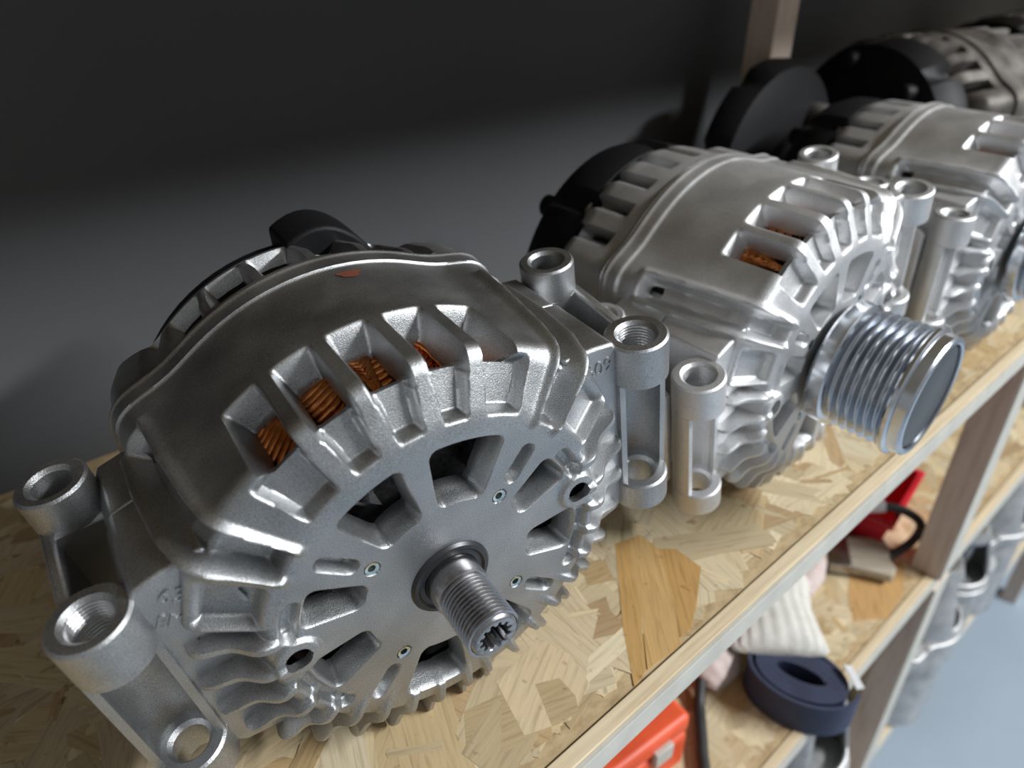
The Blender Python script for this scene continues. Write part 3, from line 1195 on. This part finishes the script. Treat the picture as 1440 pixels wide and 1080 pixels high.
# dark starter lying on the middle board
c = copy_tree(st)
repaint(c, {'old_starter_aluminium': ALU_D})
place(c, (800, 40, SH2 + 44), Matrix.Rotation(math.radians(70), 3, 'Z') @ Matrix.Rotation(math.radians(90), 3, 'X'), 1.0)
tag(c, 'dark used starter motor lying on the middle board past the front post', 'starter', 'starter motors on the middle board')

# ------------------------------------------------------------------ things on the middle board
# orange case
oc = empty('tool_case', (150, 70, SH2))
tag(oc, 'bright orange plastic case with a small grey latch on the middle board', 'case')
R0 = Matrix.Rotation(math.radians(-6), 4, 'Z')


def kid(o, parent, M=None):
    o.parent = parent
    if M is not None:
        o.matrix_local = M
    return o


kid(MB().box(-75, 42, -62, 90, 0, 34).build('case_base', ORANGE, bevel=4, seg=3), oc, R0)
lid = kid(MB().box(-75, 42, -62, 90, 35, 52).build('lid', ORANGE, bevel=4, seg=3), oc, R0)
kid(MB().box(8, 24, -65.5, -61, 27, 41).build('latch', PAINT, bevel=1), oc, R0)
kid(MB().tube([(-55, -62, 30), (-55, -80, 30), (-25, -80, 30), (-25, -62, 30)], 4, 10).build('handle', RUBBER, smooth=60), oc, R0)


def spline(pts, n=12):
    out = []
    P = [Vector(p) for p in pts]
    P = [P[0] * 2 - P[1]] + P + [P[-1] * 2 - P[-2]]
    for i in range(1, len(P) - 2):
        for k in range(n):
            t = k / n
            a, b, c_, d = P[i - 1], P[i], P[i + 1], P[i + 2]
            out.append(0.5 * ((2 * b) + (c_ - a) * t + (2 * a - 5 * b + 4 * c_ - d) * t * t + (3 * b - a - 3 * c_ + d) * t ** 3))
    out.append(P[-2])
    return out


cb = MB().tube(spline([(268, 60, SH2 + 30), (246, 36, SH2 + 18), (228, 22, SH2 + 4.5), (213, 10, SH2 + 4.5), (198, -2, SH2 + 4.5), (178, -16, SH2 + 4.5), (130, -24, SH2 + 4.5)]), 4.2, 12)
tag(cb.build('power_cable', RUBBER, smooth=60), 'thick black cable lying beside the orange case', 'cable')

# rolled belt: spiral band standing on edge, the last turn loose
bl = MB()
cx, cy = 287, -20
turns, n = 6.0, 64
prev = None
vs_, fs_ = [], []
tot = int(turns * n)
for i in range(tot + 1):
    a = 2 * math.pi * i / n
    k = i / tot
    loose = max(0, (i - (tot - n)) / n)
    ra, rb = 17 + 2.9 * i / n + 5 * loose, 6.5 + 3.1 * i / n + 4 * loose
    x, y = ra * math.cos(a), rb * math.sin(a)
    c_, s_ = math.cos(-1.25), math.sin(-1.25)
    X, Y = cx + x * c_ - y * s_, cy + x * s_ + y * c_
    t = 1.3
    nx, ny = math.cos(a) * rb, math.sin(a) * ra
    l = math.hypot(nx, ny)
    nx, ny = nx / l, ny / l
    nX, nY = nx * c_ - ny * s_, nx * s_ + ny * c_
    z0 = SH2 + 0.6
    z1 = z0 + 27 + 2.5 * loose
    for dx, z in ((-t, z0), (t, z0), (t, z1), (-t, z1)):
        vs_.append((X + nX * dx, Y + nY * dx, z))
for i in range(tot):
    for k in range(4):
        k2 = (k + 1) % 4
        fs_.append((i * 4 + k, i * 4 + k2, i * 4 + 4 + k2, i * 4 + 4 + k))
fs_.append((0, 1, 2, 3))
fs_.append((tot * 4 + 3, tot * 4 + 2, tot * 4 + 1, tot * 4))
belt = empty('rolled_belt', (cx, cy, SH2))
tag(belt, 'navy blue webbing belt rolled into an oval coil on the middle board edge', 'belt')
b_o = bl.add(vs_, fs_).build('webbing', NAVY, smooth=45)
b_o.parent = belt
b_o.matrix_parent_inverse = Matrix.Translation(-belt.location)
tg = MB().prism([(-3, 0), (3, 0), (3.4, 17), (-2, 19)], 0, 1.0, 'z').build('paper_tag', WHITEP, belt)
tg.matrix_local = frame((16, -36, 30.4), (0.85, -0.5, 0), (0.4, 0.85, 0.12))

# knitted work glove: ribbed cuff towards the front, palm and fingers behind
gl = empty('work_glove', (335, 22, SH2))
tag(gl, 'white ribbed knit work glove lying against the rolled navy belt', 'glove')


def loft(secs, n=40, rib=0.0, nr=14, cap=True):
    vs_, fs_ = [], []
    for (c, ax, wid, hgt, rr) in secs:
        c = Vector(c)
        ax = Vector(ax).normalized()
        side = ax.cross(Vector((0, 0, 1))).normalized()
        up = side.cross(ax)
        for i in range(n):
            a = 2 * math.pi * i / n
            k = 1 + rr * rib * math.cos(nr * a)
            vs_.append(c + side * (wid * k * math.cos(a)) + up * (hgt * k * math.sin(a)))
    for j in range(len(secs) - 1):
        for i in range(n):
            i2 = (i + 1) % n
            fs_.append((j * n + i, j * n + i2, j * n + n + i2, j * n + n + i))
    if cap:
        fs_.append(tuple((len(secs) - 1) * n + i for i in range(n)))
    return vs_, fs_


dirv = Vector((0.62, 0.6, 0.0)).normalized()
c0 = Vector((-46, -24, 47))
secs = []
for t, wd, hg, rr in ((0, 30, 2.5, 1), (2, 35, 5, 1), (10, 34, 9, 1), (26, 33, 13, 1), (42, 33, 15, 1), (60, 38, 18, .5), (80, 44, 17, 0), (105, 46, 15, 0), (125, 44, 13, 0), (134, 34, 9, 0)):
    secs.append((c0 + dirv * t + Vector((0, 0, (hg - 20) - min(24, t * .32))), dirv, wd, hg, rr))
lv, lf = loft(secs, 112, 0.035, 20)
lf.append(tuple(range(112)))
g1 = MB().add(lv, lf).build('cuff_and_palm', KNIT, gl, smooth=60)
side = dirv.cross(Vector((0, 0, 1)))
for k, (off, ln) in enumerate(((-30, 48), (-10, 56), (10, 54), (30, 42))):
    p0 = c0 + dirv * 120 + side * off + Vector((0, 0, -33))
    MB().tube([p0, p0 + dirv * ln * .4, p0 + dirv * ln * .8 + Vector((0, 0, -3)), p0 + dirv * ln + Vector((0, 0, -4))], [9.5, 9.5, 9, 5], 16).build(
        'finger', PINK, gl, smooth=60)
p0 = c0 + dirv * 78 + side * 36 + Vector((0, 0, -32))
MB().tube([p0, p0 + dirv * 18 + side * 16, p0 + dirv * 36 + side * 24, p0 + dirv * 44 + side * 26], [11, 10.5, 9.5, 5], 16).build('thumb', PINK, gl, smooth=60)
# pinkish second glove peeping out below the strip
g2 = empty('work_glove', (262, 40, SH2))
tag(g2, 'pinkish folded knit glove between the orange case and the white glove', 'glove')
secs = []
for t, wd, hg in ((0, 14, 8), (10, 22, 14), (30, 26, 16), (60, 27, 15), (85, 20, 10), (92, 10, 5)):
    secs.append((Vector((-4, -22, 16)) + Vector((0.1, 1, 0)) * t + Vector((0, 0, hg - 16)), (0.1, 1, 0), wd, hg, 1))
vs_, fs_ = loft(secs, 40, 0.03, 9)
fs_.append(tuple(range(40)))
MB().add(vs_, fs_).build('folded_body', PINK, g2, smooth=60)
secs = [(Vector((2, -14, 30)) + Vector((0.3, 1, 0)) * t, (0.3, 1, 0), wd, hg, 1) for t, wd, hg in ((0, 6, 3), (6, 12, 5), (30, 14, 5), (50, 8, 3))]
MB().add(*loft(secs, 32, 0.04, 7)).build('folded_cuff', PINK, g2, smooth=60)

# paint brush
br = empty('paint_brush', (448, 22, SH2))
tag(br, 'worn paint brush with grey beige bristles lying behind the white glove', 'brush')
BR = Matrix.Rotation(math.radians(35), 4, 'Z')
kid(MB().prism([(-20, 0), (20, 0), (24, -34), (12, -37), (-2, -34), (-14, -38), (-24, -33)], 4, 13, 'z').build('bristles', BRIST, bevel=1), br, BR)
kid(MB().box(-21, 21, -1, 18, 3, 14).build('ferrule', STEEL, bevel=1), br, BR)
kid(MB().prism([(-14, 18), (14, 18), (9, 50), (7, 110), (-7, 110), (-9, 50)], 4, 13, 'z').build('handle', STRIPW, bevel=2), br, BR)

# red bin with a cable loop
bn = empty('parts_bin', (520, 42, SH2))
tag(bn, 'small red plastic parts bin left of the front post on the middle board', 'bin')
BM = Matrix.Rotation(math.radians(8), 4, 'Z')
Lx, Ly, Hh, fl_, tk = 42, 26, 38, 7, 2.4


def frus(x, y, z):
    return [(-x, -y, z), (x, -y, z), (x, y, z), (-x, y, z)]


def bin_mesh():
    m = MB()
    rings = [frus(Lx, Ly, 0), frus(Lx + fl_, Ly + fl_, Hh), frus(Lx + fl_ - tk, Ly + fl_ - tk, Hh), frus(Lx - tk, Ly - tk, 3)]
    vs_ = [p for r in rings for p in r]
    fs_ = [(3, 2, 1, 0), (12, 13, 14, 15)]
    for r in range(3):
        for i in range(4):
            j = (i + 1) % 4
            fs_.append((r * 4 + i, r * 4 + j, r * 4 + 4 + j, r * 4 + 4 + i))
    return m.add(vs_, fs_)


kid(bin_mesh().build('tray', RED, bevel=1.0), bn, BM)
rim = MB()
a, b = Lx + fl_ + 2.5, Ly + fl_ + 2.5
for (x0, x1, y0, y1) in ((-a, a, -b, -b + 5), (-a, a, b - 5, b), (-a, -a + 5, -b + 5, b - 5), (a - 5, a, -b + 5, b - 5)):
    rim.box(x0, x1, y0, y1, Hh - 4, Hh + 1)
kid(rim.build('rim', RED, bevel=0.8), bn, BM)
cl = empty('plug_cable', (515, 10, SH2))
tag(cl, 'black cable looping over the red bin with a white plug end', 'cable')
pth = spline([(420, 30, SH2 + 5), (444, 12, SH2 + 5), (470, -2, SH2 + 6), (498, -12, SH2 + 16), (506, -12, SH2 + 32), (498, 2, SH2 + 43), (487, 15, SH2 + 46), (480, 22, SH2 + 46)])
c_o = MB().tube(pth, 4.0, 12).build('cord', RUBBER, smooth=60)
c_o.parent = cl
c_o.matrix_parent_inverse = Matrix.Translation(-cl.location)
e_o = MB().tube([(486, 16, SH2 + 46), (482, 20, SH2 + 46), (474, 28, SH2 + 46), (470, 32, SH2 + 46)], [5.5, 6, 6, 4.5], 14).build('plug', WHITEP, smooth=50)
e_o.parent = cl
e_o.matrix_parent_inverse = Matrix.Translation(-cl.location)
